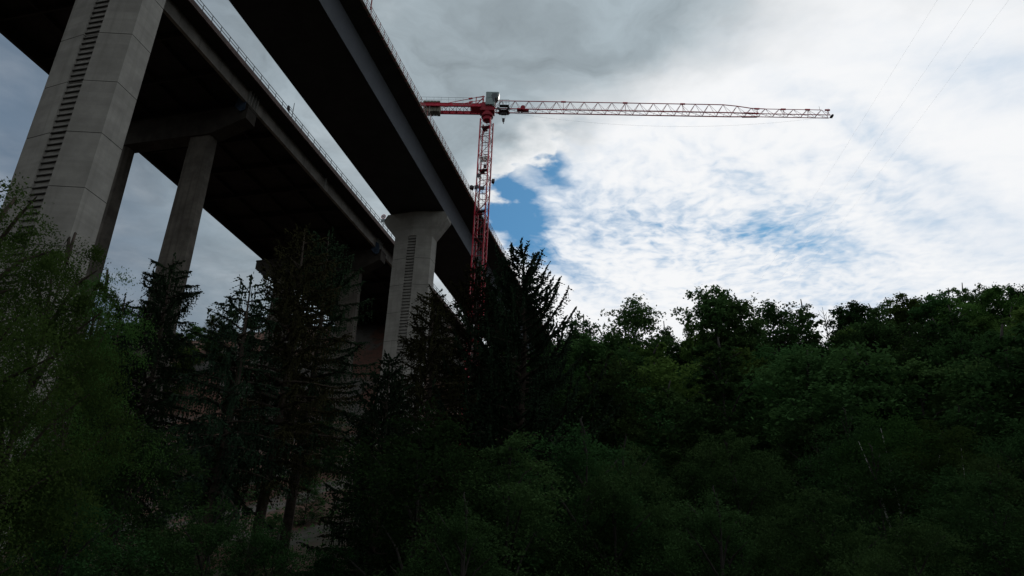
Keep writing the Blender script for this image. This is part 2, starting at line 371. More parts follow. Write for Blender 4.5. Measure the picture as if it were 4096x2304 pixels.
# ---------------------------------------------------------------- the new bridge (box girder deck on tall piers)
Y0, Y1 = -60.0, 262.0
def lin(y, ya, va, yb, vb): return va+(vb-va)*(y-ya)/(yb-ya)
def sweep(mb, sec, ys_, mi=0):
    """sec(y) -> list of (x, z) going round the section"""
    mb.loft([[(x, y, z) for x, z in sec(y)] for y in ys_], mi)
    return mb
ysd = [Y0] + list(range(-40, 262, 20)) + [Y1]
nb = empty('motorway_bridge', (-47.3, 112, 0)); tag(nb, 'new dark box girder motorway bridge on slender grey concrete piers with notched fronts', 'bridge')
OFF = (-47.3, 112, 0)
def rel(o): o.location = (o.location[0]-OFF[0], o.location[1]-OFF[1], o.location[2]-OFF[2]); return o
def bxr(y): return lin(min(y, 180), 60, -41.75, 145, -43.3)       # right lower edge of the box
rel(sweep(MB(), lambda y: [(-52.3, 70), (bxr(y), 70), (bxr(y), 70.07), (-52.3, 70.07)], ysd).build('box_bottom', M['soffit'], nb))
rel(sweep(MB(), lambda y: [(bxr(y)-0.02, 70.07), (bxr(y)+0.75, 73.05), (bxr(y)+0.70, 73.05), (bxr(y)-0.07, 70.07)], ysd).build('web', M['web'], nb))
rel(sweep(MB(), lambda y: [(-52.3, 70.07), (-52.25, 70.07), (-53.0, 73.05), (-53.05, 73.05)], ysd).build('web', M['web'], nb))
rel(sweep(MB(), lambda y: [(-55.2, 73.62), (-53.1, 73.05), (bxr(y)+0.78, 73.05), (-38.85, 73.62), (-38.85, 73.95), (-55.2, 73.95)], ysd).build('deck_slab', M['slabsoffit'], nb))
rel(sweep(MB(), lambda y: [(-54.6, 73.955), (-39.4, 73.955), (-39.4, 74.05), (-54.6, 74.05)], ysd).build('roadway', M['asphalt'], nb))
# scaffolding along the open edge of the deck
sf = MB(); rails = MB(); pys = []
sf.box(-38.84, -38.50, Y0, Y1, 73.56, 73.60)
y = Y0
while y < 215:
    pys.append(y); y += 1.42
for z, w in ((74.9, 0.07), (74.45, 0.08), (74.0, 0.08), (73.68, 0.12)): rails.bar((-38.54, Y0, z), (-38.54, Y1, z), 0.04, w)
sc0 = rel(sf.build('scaffold_walkway', M['scaf'], nb)); rails.build('scaffold_rail', M['scaf'], sc0)
def post_mb(y0):
    return MB().bar((-38.5, y0, 73.3), (-38.5, y0, 74.95), 0.06).bar((-38.9, y0, 73.4), (-38.45, y0, 73.5), 0.06)
p0 = post_mb(0).build('scaffold_post', M['scafred'], sc0); seen = [y for y in pys if 62 < y < 202]; p0.location.y = seen[0]
for y in seen[1:100]:
    c = p0.copy(); C.objects.link(c); c.location.y = y
rest = MB()
for y in pys:
    if y not in seen[:100]: m_ = post_mb(y); rest.add(m_.v, m_.f)
rest.build('far_scaffold_posts', M['scafred'], sc0)['kind'] = 'stuff'
pm = MB(); pm.tube([(-38.2, 68.4, 73.6), (-38.2, 68.4, 77.5)], 0.09, 6); pm.build('scaffold_pole', M['scafred'], sc0)
# piers
def pier(Yf, zb, parent):
    xc = -47.85
    def sec(s=1.0, e=0.0, xw=3.33):
        return [(xc-xw+e, Yf-0.52+e), (xc-0.78, Yf-0.85+e), (xc-0.78, Yf-0.62+e), (xc+0.72, Yf-0.56+e), (xc+0.72, Yf-0.78+e), (xc+xw-e, Yf+e), (xc+xw-e, Yf+2.35-e), (xc, Yf+3.0-e), (xc-xw+e, Yf+2.35-e)]
    zs = []; z = zb; joints = [45.88-5*k for k in range(-4, 12)]
    rings = []; mis = []
    lev = sorted([j for j in joints if zb+1 < j < 64.5])
    prev = zb; rings.append([(x, yy, zb) for x, yy in sec()])
    for j in lev:
        for zz, e in ((j-0.03, 0), (j-0.03, 0.03), (j+0.03, 0.03), (j+0.03, 0)):
            rings.append([(x, yy, zz) for x, yy in sec(e=e)])
        mis += [0, 1, 1, 1]
    rings.append([(x, yy, 65.2) for x, yy in sec()]); mis += [0]
    mb = MB(); mb.loft(rings, mis=mis)
    o = rel(mb.build('pier', [M['conc'], M['joint']], parent))
    # head: flares out to the full width of the box
    hd = MB()
    def hsec(xw, z, yb=2.35, yf=0.0):
        return [(xc-xw, Yf-0.52+yf, z), (xc, Yf-0.86+yf, z), (xc+xw, Yf+yf, z), (xc+xw, Yf+yb, z), (xc, Yf+3.0, z), (xc-xw, Yf+yb, z)]
    hd.loft([hsec(3.33, 65.21), hsec(5.75, 68.5), hsec(5.75, 69.0), hsec(5.15, 69.99)])
    h_ = hd.build('pier_head', M['conc'], o); 
    rg = MB(); z = zb+1.0
    while z < 65.0:
        rg.box(xc-0.775, xc+0.715, Yf-0.76, Yf-0.62, z, z+0.07); z += 0.565
    rg.build('rung', M['slot'], o)
    return o
for Yf in (41.0, 112.0, 183.0):
    p_ = pier(Yf, ground_z(-47.8, Yf)-2, nb); 
    if Yf == 41.0: p_['label'] = 'nearest pier with ladder-like notches'
for ch in nb.children_recursive: pass

# ---------------------------------------------------------------- the old bridge (plate girders on portal frames)
ob = empty('old_motorway_bridge', (-74, 100, 0)); tag(ob, 'old wide motorway bridge on brown concrete portal frames left of the new bridge', 'bridge')
OFF = (-74, 100, 0)
def gxr(y): return lin(min(max(y, 20), 180), 61, -62.9, 136, -61.6)
def exr(y): return lin(min(max(y, 20), 180), 62, -60.55, 130, -59.35)
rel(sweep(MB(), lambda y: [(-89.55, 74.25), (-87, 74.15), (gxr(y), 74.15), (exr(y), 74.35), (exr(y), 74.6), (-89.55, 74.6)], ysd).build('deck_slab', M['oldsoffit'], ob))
rel(sweep(MB(), lambda y: [(exr(y)-0.25, 74.02), (exr(y)+0.02, 74.02), (exr(y)+0.02, 74.85), (exr(y)-0.25, 74.85)], ysd).build('edge_beam', M['edge'], ob))
rel(sweep(MB(), lambda y: [(-89.6, 74.02), (-89.3, 74.02), (-89.3, 74.85), (-89.6, 74.85)], ysd).build('edge_beam', M['edge'], ob))
rel(sweep(MB(), lambda y: [(-89.2, 74.61), (exr(y)-0.4, 74.61), (exr(y)-0.4, 74.68), (-89.2, 74.68)], ysd).build('roadway', M['asphalt'], ob))
gr = MB(); sweep(gr, lambda y: [(gxr(y)-0.04, 72.06), (gxr(y), 72.06), (gxr(y), 74.2), (gxr(y)-0.04, 74.2)], ysd)
sweep(gr, lambda y: [(gxr(y)-0.45, 72.0), (gxr(y)+0.05, 72.0), (gxr(y)+0.05, 72.05), (gxr(y)-0.45, 72.05)], ysd)
gR = rel(gr.build('plate_girder', M['oldweb'], ob))
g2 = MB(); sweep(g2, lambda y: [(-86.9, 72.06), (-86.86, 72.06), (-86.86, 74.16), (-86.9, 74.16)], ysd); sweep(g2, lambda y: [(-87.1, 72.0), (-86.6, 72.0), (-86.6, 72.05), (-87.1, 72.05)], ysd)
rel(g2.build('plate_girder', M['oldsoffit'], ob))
for y in [YS+d for YS in (35.5, 81.3, 127.3) for d in (-1.1, -0.45, 0.25, 0.9)] + [57.5, 104.0, 150.0]:
    x = gxr(y); fins = MB(); fins.add([(x+0.01, y-0.03, 72.06), (x+0.01, y+0.03, 72.06), (x+0.01, y+0.03, 74.1), (x+0.01, y-0.03, 74.1), (x+0.28, y-0.03, 72.06), (x+0.28, y+0.03, 72.06), (x+0.5, y+0.03, 74.1), (x+0.5, y-0.03, 74.1)],
                         [(0,3,2,1),(4,5,6,7),(0,1,5,4),(1,2,6,5),(2,3,7,6),(3,0,4,7)])
    fins.build('stiffener', M['fin'], gR)
for k in range(34):
    y = -40+k*7.65
    cg = MB(); cg.box(-86.8, gxr(y)-0.5, y-0.14, y+0.14, 73.1, 74.14)
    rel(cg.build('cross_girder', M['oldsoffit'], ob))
for x in (-80.5, -74.5, -68.5):
    lg = MB(); lg.box(x-0.12, x+0.12, Y0, Y1, 73.45, 74.13); rel(lg.build('stringer', M['oldsoffit'], ob))
rl = MB(); rps = []
y = -50.0
while y < 215:
    rps.append((exr(y)-0.1, y)); y += 2.02
for z in (75.95, 75.42): 
    for a, b in zip(ysd[:-1], ysd[1:]): rl.bar((exr(a)-0.1, a, z), (exr(b)-0.1, b, z), 0.07)
rlo = rel(rl.build('railing', M['galv'], ob))
q0 = MB().bar((0, 0, 74.85), (0, 0, 75.95), 0.075).build('railing_post', M['galv'], rlo)
inview = [q for q in rps if 58 < q[1] < 150]; q0.location = (*inview[0], 0)
for q in inview[1:]:
    c = q0.copy(); C.objects.link(c); c.location = (*q, 0)
rest = MB()
for x, y in rps:
    if (x, y) not in inview: rest.bar((x, y, 74.85), (x, y, 75.95), 0.075)
rest.build('far_railing_posts', M['galv'], rlo)['kind'] = 'stuff'
def frame(Ys, xr, xl, xa, xb, parent):
    zb = ground_z(xr, Ys)-2
    bm = MB()
    # cross beam with raised haunches over the overhangs
    prof_ = ((xa, 71.5), (xa, 69.6), (xl-1.9, 67.3), (xr+1.9, 67.3), (xb, 69.25), (xb, 71.5))[::-1]
    bm.loft([[(x, Ys-1.15, z) for x, z in prof_], [(x, Ys+1.15, z) for x, z in prof_]])
    led = MB(); led.box(xa-0.05, xb+0.05, Ys-1.25, Ys+1.25, 71.15, 71.48)
    # slim ledge
    for xc_, w in ((xr, 1.75), (xl, 1.75)):
        pass
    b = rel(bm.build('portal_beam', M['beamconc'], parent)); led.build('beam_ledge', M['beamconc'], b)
    for xc_ in (xr, xl):
        cm = MB(); zg = ground_z(xc_, Ys)-2
        def rect(wx, wy, z): return [(xc_-wx, Ys-wy, z), (xc_+wx-0.35, Ys-wy, z), (xc_+wx, Ys-wy+0.5, z), (xc_+wx, Ys+wy, z), (xc_-wx, Ys+wy, z)]
        cm.loft([rect(2.15, 1.15, zg), rect(1.72, 0.80, 67.29)]); rel(cm.build('portal_column', M['oldconc'], parent))
    for xx in (xb-1.3, xa+1.2):
        br = MB(); br.box(xx-0.5, xx+0.5, Ys-0.5, Ys+0.5, 71.51, 71.98); rel(br.build('bearing', M['steel'], parent))
    tp = MB()
    pts = [(xb-2.0, 71.4), (xb-1.9, 72.9), (xb-1.2, 73.1), (xb-0.7, 72.8), (xb-0.3, 71.9), (xb-0.35, 70.6), (xb-0.9, 70.3), (xb-1.5, 70.8)]
    tp.loft([[(x, Ys-1.30-0.08*((i % 3) == 1), z) for i, (x, z) in enumerate(pts)], [(x, Ys-1.36-0.12*((i % 2) == 0), z) for i, (x, z) in enumerate(pts)]])
    rel(tp.build('blue_tarp', M['blue'], parent))
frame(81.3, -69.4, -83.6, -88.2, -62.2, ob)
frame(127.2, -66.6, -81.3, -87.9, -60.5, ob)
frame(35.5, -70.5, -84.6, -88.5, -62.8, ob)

# tall thin post with a side rail and a dark jacket on the old railing
pr = empty('site_post', (-60.2, 88.3, 74.85)); tag(pr, 'tall thin grey post standing above the railing of the old bridge', 'post')
MB().tube([(0, 0, 0), (0, 0, 2.95)], [0.07, 0.05], 6).build('pole', M['galv'], pr)
b_ = MB(); b_.bar((-0.02, -1.15, 0.3), (-0.02, -1.15, 1.55), 0.05); b_.bar((-0.02, -1.15, 1.5), (-0.02, 0, 1.5), 0.05); b_.build('side_rail', M['galv'], pr)
jk = MB(); jk.loft([[(0.0, -0.30, 0.0), (0.06, -0.28, 0.0), (0.06, 0.28, 0.02), (0.0, 0.30, 0.0)], [(-0.02, -0.38, 0.5), (0.11, -0.33, 0.5), (0.11, 0.30, 0.5), (-0.02, 0.36, 0.5)], [(0.0, -0.2, 0.95), (0.10, -0.18, 0.95), (0.10, 0.2, 0.95), (0.0, 0.2, 0.95)]])
jo = jk.build('jacket', M['cloth']); jo.location = (-59.95, 86.6, 74.95); tag(jo, 'dark jacket hung over the railing of the old bridge', 'jacket')
# speed sign
sg = empty('road_sign', (-60.35, 125.0, 74.85)); tag(sg, 'round red-rimmed speed limit sign above a grey plate on the old bridge', 'road sign')
MB().tube([(0, 0, 0), (0, 0, 3.9)], 0.035, 6).build('post', M['galv'], sg)
def disc(r, y, th, n=28, z=3.35): 
    mb = MB(); a = [(r*math.cos(2*math.pi*k/n), y, z+r*math.sin(2*math.pi*k/n)) for k in range(n)]
    mb.loft([a, [(p[0], p[1]+th, p[2]) for p in a]]); return mb
rim = disc(0.50, -0.10, 0.04).build('rim', M['signred'], sg); disc(0.38, -0.112, 0.01).build('face', M['signwhite'], rim)
text_mesh('numeral', '80', 0.46, M['black'], rim, Matrix.Translation((0, -0.125, 3.35)) @ Matrix.Rotation(math.pi/2, 4, 'X'))
MB().box(-0.42, 0.42, -0.10, -0.06, 2.05, 2.80).build('plate', M['signgrey'], sg)

# ---------------------------------------------------------------- tower crane
CXY = (-36.0, 112.5); JA = math.radians(13.2); ZJ = 91.0
zt = ground_z(*CXY)
cr = empty('tower_crane', (CXY[0], CXY[1], zt)); tag(cr, 'red lattice tower crane with long horizontal jib beside the new bridge', 'crane')
zl = -zt                                        # turns a world height into the crane's own height
H = 0.95
# mast, standing square to the bridge
mast = MB(); br = MB()
zb, ztop = 0.0, 88.6+zl
for sx in (-1, 1):
    for sy in (-1, 1): mast.bar((sx*H, sy*H, zb), (sx*H, sy*H, ztop), 0.2)
ns = int((ztop-zb)/4.0); hs = (ztop-zb)/ns
for k in range(ns):
    z0, z1 = zb+k*hs, zb+(k+1)*hs; zm = (z0+z1)/2
    for (ax_, ay_), (bx_, by_) in (((-1,-1),(1,-1)), ((1,-1),(1,1)), ((1,1),(-1,1)), ((-1,1),(-1,-1))):
        br.bar((ax_*H, ay_*H, z0), (bx_*H, by_*H, zm), 0.07); br.bar((bx_*H, by_*H, zm), (ax_*H, ay_*H, z1), 0.07)
        br.bar((ax_*H, ay_*H, z0), (bx_*H, by_*H, z0), 0.09)
        br.bar((ax_*H, ay_*H, zm), (bx_*H, by_*H, zm), 0.05)
mo = mast.build('mast', M['red'], cr); br.build('mast_bracing', M['darkred'], mo)
ld = MB()
for sx in (-0.22, 0.22): ld.bar((sx+0.1, 0.3, 1), (sx+0.1, 0.3, ztop), 0.04)
z = 1.0
while z < ztop: ld.bar((-0.12, 0.3, z), (0.32, 0.3, z), 0.03); z += 0.5
ld.build('ladder', M['steel'], mo)
for zz in (86.9, 77.6, 69.2, 63.8, 58, 52):
    pf = MB(); z = zz+zl
    pf.box(-0.8, 0.05, -0.8, 0.8, z, z+0.06); pf.box(0.05, 0.8, -0.8, 0.1, z, z+0.06)
    for a in ((-0.8, -0.8), (0.8, -0.8), (-0.8, 0.8), (0.8, 0.8)): pf.bar((*a, z), (*a, z+1.0), 0.04)
    for a, b in (((-.8,-.8),(.8,-.8)), ((.8,-.8),(.8,.8)), ((.8,.8),(-.8,.8)), ((-.8,.8),(-.8,-.8))): pf.bar((*a, z+1.0), (*b, z+1.0), 0.03)
    pf.build('rest_platform', M['steel'], mo)
# the panel with the big number
sp = MB(); sp.box(-0.62, 0.80, -0.90, -0.86, 79.0+zl, 80.3+zl); pn = sp.build('number_panel', M['white'], cr)
text_mesh('numeral', '25', 1.35, M['black'], pn, Matrix.Translation((0.10, -0.93, 79.62+zl)) @ Matrix.Rotation(math.pi/2, 4, 'X'))
mb = MB(); mb.box(0.05, 0.55, -0.7, -0.3, 78.1+zl, 78.6+zl); mb.build('junction_box', M['steel'], cr)
for x, y, z, a in ((-1.7, -0.6, 74.3, 2.6), (1.65, -0.5, 75.2, 0.5), (-0.35, -1.15, 76.0, 4.4), (0.25, -1.2, 73.3, 4.9), (-0.6, -1.1, 73.7, 4.2)):
    fl = MB(); fl.bar((0, 0, 0), (-0.75*math.cos(a), -0.75*math.sin(a), 0.0), 0.06)
    c, s_ = math.cos(a), math.sin(a)
    fl.loft([[(c*0.0-s_*u*0.28, s_*0.0+c*u*0.28, w*0.24) for u, w in ((-1,-1),(1,-1),(1,1),(-1,1))], [(c*0.45-s_*u*0.42, s_*0.45+c*u*0.42, w*0.34-0.12) for u, w in ((-1,-1),(1,-1),(1,1),(-1,1))]])
    f_ = fl.build('floodlight', M['steel'], cr); f_.location = (x, y, z+zl)
# everything above turns with the jib: work in jib coordinates
R_ = Matrix.Rotation(JA, 4, 'Z')
def jp(o): o.matrix_basis = Matrix.Translation((0, 0, ZJ+zl)) @ R_ @ o.matrix_basis; return o
sl = MB()
M['dimwhite'] = mat('muted_white_lettering', (0.42, 0.33, 0.33), 0.7)  # even, toned-down white for the counter-jib lettering
sl.loft([[(r*math.cos(t), r*math.sin(t), z) for t in [2*math.pi*k/20 for k in range(20)]] for r, z in ((0.72, -2.4), (0.8, -2.3), (0.8, -1.7), (1.1, -1.6), (1.1, -1.1), (0.9, -1.0), (0.9, -0.5))])
sl.box(-1.4, 1.3, -0.95, 0.95, -0.6, 1.0); sl.box(-1.1, 0.9, -0.8, 0.8, 1.0, 1.3)
tr = jp(sl.build('turntable', M['darkred'], cr, bevel=0.04))
hd = MB()
hd.bar((-0.9, -0.5, 1.1), (-0.9, -0.5, 2.9), 0.18); hd.bar((-0.9, 0.5, 1.1), (-0.9, 0.5, 2.9), 0.18); hd.bar((-2.2, 0, 1.3), (-0.9, 0, 2.9), 0.14)
hd.bar((-2.2, -0.3, 1.0), (-2.2, -0.3, 2.75), 0.16); hd.bar((-2.3, -0.3, 2.7), (-0.6, -0.3, 2.9), 0.12); hd.bar((-0.9, -0.5, 2.9), (-0.9, 0.5, 2.9), 0.14)
jp(hd.build('tower_head', M['red'], cr))
# cab: tall grey-green box with dark glazing towards the jib
cb = MB(); cb.box(-0.75, 0.85, -1.35, 0.15, 1.25, 2.75); cb.loft([[(-0.70, -1.35, 2.76), (1.35, -1.35, 2.76), (1.35, 0.2, 2.76), (-0.70, 0.2, 2.76)], [(-0.75, -1.38, 4.0), (1.65, -1.38, 4.0), (1.65, 0.2, 4.0), (-0.75, 0.2, 4.0)], [(-0.6, -1.25, 4.18), (1.45, -1.25, 4.18), (1.45, 0.1, 4.18), (-0.6, 0.1, 4.18)]])
cbo = jp(cb.build('cab', M['cab'], cr, bevel=0.05))
wn = MB(); wn.add([(0.55, -1.385, 2.35), (0.25, -1.385, 3.2), (0.45, -1.385, 3.75), (1.35, -1.385, 3.75), (1.30, -1.385, 3.0), (0.95, -1.385, 2.6), (0.95, -1.385, 1.9), (0.6, -1.385, 1.9),
         (0.55, -1.40, 2.35), (0.25, -1.40, 3.2), (0.45, -1.40, 3.75), (1.35, -1.40, 3.75), (1.30, -1.40, 3.0), (0.95, -1.40, 2.6), (0.95, -1.40, 1.9), (0.6, -1.40, 1.9)],
        [(0,1,2,3,4,5,6,7)[::-1], (8,9,10,11,12,13,14,15)] + [(i, (i+1) % 8, (i+1) % 8+8, i+8) for i in range(8)])
cbo.matrix_basis = cbo.matrix_basis @ Matrix.Translation((0.38, 0, -0.85)); wn.build('cab_window', M['glass'], cbo); w2 = MB(); w2.add([(1.55, -1.2, 2.9), (1.70, -1.2, 3.9), (1.70, 0.05, 3.9), (1.55, 0.05, 2.9), (1.57, -1.2, 2.9), (1.74, -1.2, 3.9), (1.74, 0.05, 3.9), (1.57, 0.05, 2.9)], [(0,1,2,3), (7,6,5,4), (0,4,5,1), (1,5,6,2), (2,6,7,3), (3,7,4,0)]); w2.build('cab_window', M['glass'], cbo)
mb = MB(); mb.box(0.9, 1.35, -1.2, -0.5, 0.2, 1.7); jp(mb.build('electrical_cabinet', M['cab'], cr, bevel=0.03))
# jib
U0, U1, U2, UT = 1.2, 44.2, 49.0, 63.0
ch = MB(); la = MB()
def hh(u): return 2.25 if u < U1 else (2.25-(u-U1)/(U2-U1)*0.80 if u < U2 else 1.45)
def ww(u): return 0.60 if u < U1+1 else (0.60-0.14*min(1, (u-U1-1)/3.0))
nodes = [U0+2.55*k for k in range(int((UT-U0)/2.55)+1)]
for a, b in zip(nodes[:-1], nodes[1:]):
    for s_ in (-1, 1): ch.bar((a, s_*ww(a), 0), (b, s_*ww(b), 0), 0.15 if a < U2-1 else 0.11)
    m_ = (a+b)/2
    for s_ in (-1, 1):
        la.bar((a, s_*ww(a), 0), (m_, 0, hh(m_)), 0.065); la.bar((m_, 0, hh(m_)), (b, s_*ww(b), 0), 0.045)
    la.bar((a, -ww(a), 0), (b, ww(b), 0), 0.045); la.bar((a, -ww(a), 0), (a, ww(a), 0), 0.06); la.bar((m_, -ww(a), 0), (m_, ww(a), 0), 0.04)
tops = [(1.3, 2.25)] + [((a+b)/2, hh((a+b)/2)) for a, b in zip(nodes[:-1], nodes[1:])]
for (a, za), (b, zb_) in zip(tops[:-1], tops[1:]): ch.bar((a, 0, za), (b, 0, zb_), 0.12 if a < U2 else 0.09)
for k, u in enumerate([nodes[5], nodes[9]+1.2, nodes[14]-1.0, U2+0.4, U2+5.2, U2+9.6, UT-0.8]):
    ch.bar((u-0.45, 0, hh(u)), (u+0.45, 0, hh(u)), 0.2, 0.26); la.bar((u, 0, hh(u)), (u, -ww(u), 0), 0.05); la.bar((u, 0, hh(u)), (u, ww(u), 0), 0.05)
for s_ in (-1, 1): ch.bar((U1+2.5, s_*0.58, 0), (U1+5.2, s_*0.48, 0), 0.26, 0.2)
la.bar((1.5, 0, 2.2), (1.2, -0.6, 0), 0.08); la.bar((1.5, 0, 2.2), (1.2, 0.6, 0), 0.08)
jb = jp(ch.build('jib', M['red'], cr)); la.build('jib_lacing', M['darkred'], jb)
e = MB(); e.box(UT-0.5, UT, -0.4, 0.4, -0.08, 0.04); e.box(UT-0.2, UT+0.1, -0.2, 0.0, 0.05, 0.4); e.bar((UT-0.8, -0.4, 0.4), (UT-0.8, -0.4, 1.5), 0.04); e.bar((UT-2.2, 0, 1.4), (UT-2.2, 0, 2.3), 0.04); e.build('jib_tip', M['steel'], jb)
mb = MB(); mb.box(5.4, 6.6, -0.45, 0.35, 0.05, 0.35); mb.tube([(6.5, -0.5, 0.55), (6.5, 0.5, 0.55)], 0.42, 14); mb.box(6.2, 7.6, -0.3, 0.3, -0.05, 0.25); mb.build('trolley_winch', M['darkred'], jb)
rp = MB(); pts = [(2.6+(UT-4)*t, 0, -0.15-4*2.7*t*(1-t)) for t in [k/40 for k in range(41)]]
rp.tube(pts, 0.009, 4); rp.bar((3, 0.1, 1.0), (U2, 0.1, 0.6), 0.02); rp.build('hoist_rope', M['rope'], jb)
# trolley, basket and hook close to the mast
tl = MB(); 
for u in (2.0, 3.9):
    for s_ in (-1, 1): tl.tube([(u, s_*0.66-0.09, -0.02), (u, s_*0.66+0.09, -0.02)], 0.24, 12); tl.bar((u, s_*0.66, 0.0), (3.0, s_*0.3, -0.55), 0.14)
tl.box(2.1, 3.9, -0.75, 0.75, -0.42, -0.30); tl.box(2.55, 3.45, -0.28, 0.28, -0.85, -0.35)
tl.tube([(2.7, -0.2, -0.62), (2.7, 0.2, -0.62)], 0.3, 12); tl.tube([(3.3, -0.2, -0.62), (3.3, 0.2, -0.62)], 0.3, 12)
tl.bar((1.7, -0.6, -0.2), (1.75, -0.6, -1.2), 0.13)
tlo = jp(tl.build('trolley', M['steel'], cr))
bk = MB(); bk.box(2.2, 3.95, -1.5, -0.75, 0.15, 0.22)
for u in (2.2, 2.75, 3.4, 3.95):
    for v_ in (-1.5, -0.75): bk.bar((u, v_, 0.2), (u, v_, 1.35), 0.035)
for zz in (0.75, 1.35):
    for a, b in (((2.2,-1.5),(3.95,-1.5)), ((3.95,-1.5),(3.95,-.75)), ((3.95,-.75),(2.2,-.75)), ((2.2,-.75),(2.2,-1.5))): bk.bar((*a, zz), (*b, zz), 0.035)
bk.build('basket', M['galv'], tlo)
hk = MB()
for u in (2.72, 3.28): 
    hk.bar((u, 0, -0.85), (u, 0, -1.75), 0.035)
    hk.bar((u, 0, -1.75), (3.0+(u-3)*0.5, 0, -2.0), 0.05)
hk.loft([[(3+a*w, b*w*0.6, z) for a, b in ((-1,-1),(1,-1),(1,1),(-1,1))] for w, z in ((0.18, -1.75), (0.24, -1.9), (0.22, -2.35), (0.1, -2.6))])
hk.tube([(3.0, 0, -2.55), (3.0, 0, -2.72), (3.1, 0, -2.82), (3.05, 0, -2.95), (2.92, 0, -2.93)], [0.06, 0.06, 0.06, 0.05, 0.03], 6)
hk.build('hook_block', M['steel'], tlo)
# counter-jib
cj = MB(); UE = -12.6
for s_ in (-1, 1):
    cj.box(UE, -1.2, s_*1.15-0.07, s_*1.15+0.07, -0.05, 0.54); cj.box(UE, -1.2, s_*1.15-0.13, s_*1.15+0.13, 0.54, 0.60); cj.box(UE, -1.2, s_*1.15-0.13, s_*1.15+0.13, -0.1, -0.05)
cj.box(-3.1, -1.2, -0.85, 0.85, 0.0, 0.12)
cjo = jp(cj.build('counter_jib', M['red'], cr))
cb_ = MB(); u = -8.4
while u < -3.2:
    cb_.bar((u, -1.06, 0.1), (u+1.3, 1.06, 0.1), 0.06); cb_.bar((u, 1.06, 0.1), (u+1.3, -1.06, 0.1), 0.06); cb_.bar((u, -1.06, 0.1), (u, 1.06, 0.1), 0.08); u += 1.3
cb_.build('counter_jib_bracing', M['darkred'], cjo)
for k in range(5):
    u = -8.75-0.62*k; w = MB(); w.box(u-0.56, u, -0.80, 0.80, -0.95+0.05*(k % 2), 1.15); w.box(u-0.56, u, -1.2, 1.2, 0.75, 1.12); jp(w.build('counterweight', M['ballast'], cr, bevel=0.03))
rl2 = MB()
for s_ in (-1.35, 1.35):
    u = UE
    while u < -2.0: rl2.bar((u, s_, 0.6), (u, s_, 1.75), 0.03); u += 1.35
    rl2.bar((UE, s_, 1.75), (-2.2, s_, 1.75), 0.035); rl2.bar((UE, s_, 1.2), (-2.2, s_, 1.2), 0.02)
rl2.build('guard_rail', M['galv'], cjo)
td = MB(); td.bar((-8.3, -0.5, 0.9), (-0.9, -0.5, 2.85), 0.08); td.bar((-8.3, 0.5, 0.9), (-0.9, 0.5, 2.85), 0.08); td.bar((-3.6, -0.5, 2.15), (-2.9, -0.5, 2.33), 0.22, 0.26); td.bar((-3.6, 0.5, 2.15), (-2.9, 0.5, 2.33), 0.22, 0.26)
jp(td.build('tie_bar', M['red'], cr))
text_mesh('lettering', 'WY 1  600 B  C CLEAR', 0.36, M['dimwhite'], cjo, Matrix.Translation((-4.6, -1.232, 0.26)) @ Matrix.Rotation(math.pi/2, 4, 'X'))
mb = MB(); mb.bar((-11.8, -1.1, 0.9), (-11.6, -1.1, -1.0), 0.12); mb.bar((-10.6, -1.1, -0.1), (-10.5, -1.1, -1.5), 0.12); mb.build('hanging_strut', M['scaf'], cjo)

# ---------------------------------------------------------------- overhead lines
for (x0, y0_, x1, y1_), lb in (((3735, 0, 3178, 900), 'leftmost of the three thin overhead wires crossing the sky'), ((3878, 0, 3268, 900), 'middle one of the three thin overhead wires crossing the sky'), ((4017, 0, 3350, 900), 'rightmost of the three thin overhead wires crossing the sky')):
    a = at_dist(x0, y0_, 70); b = at_dist(x1, y1_, 150); d = b-a
    lo_, hi_ = a-d*0.9, b+d*0.75
    w = MB(); n = 24
    w.tube([lo_.lerp(hi_, k/n)-Vector((0, 0, 0.6*math.sin(math.pi*k/n))) for k in range(n+1)], 0.0042, 4)
    o = w.build('overhead_wire', M['rope']); tag(o, lb, 'power line', 'three overhead wires')

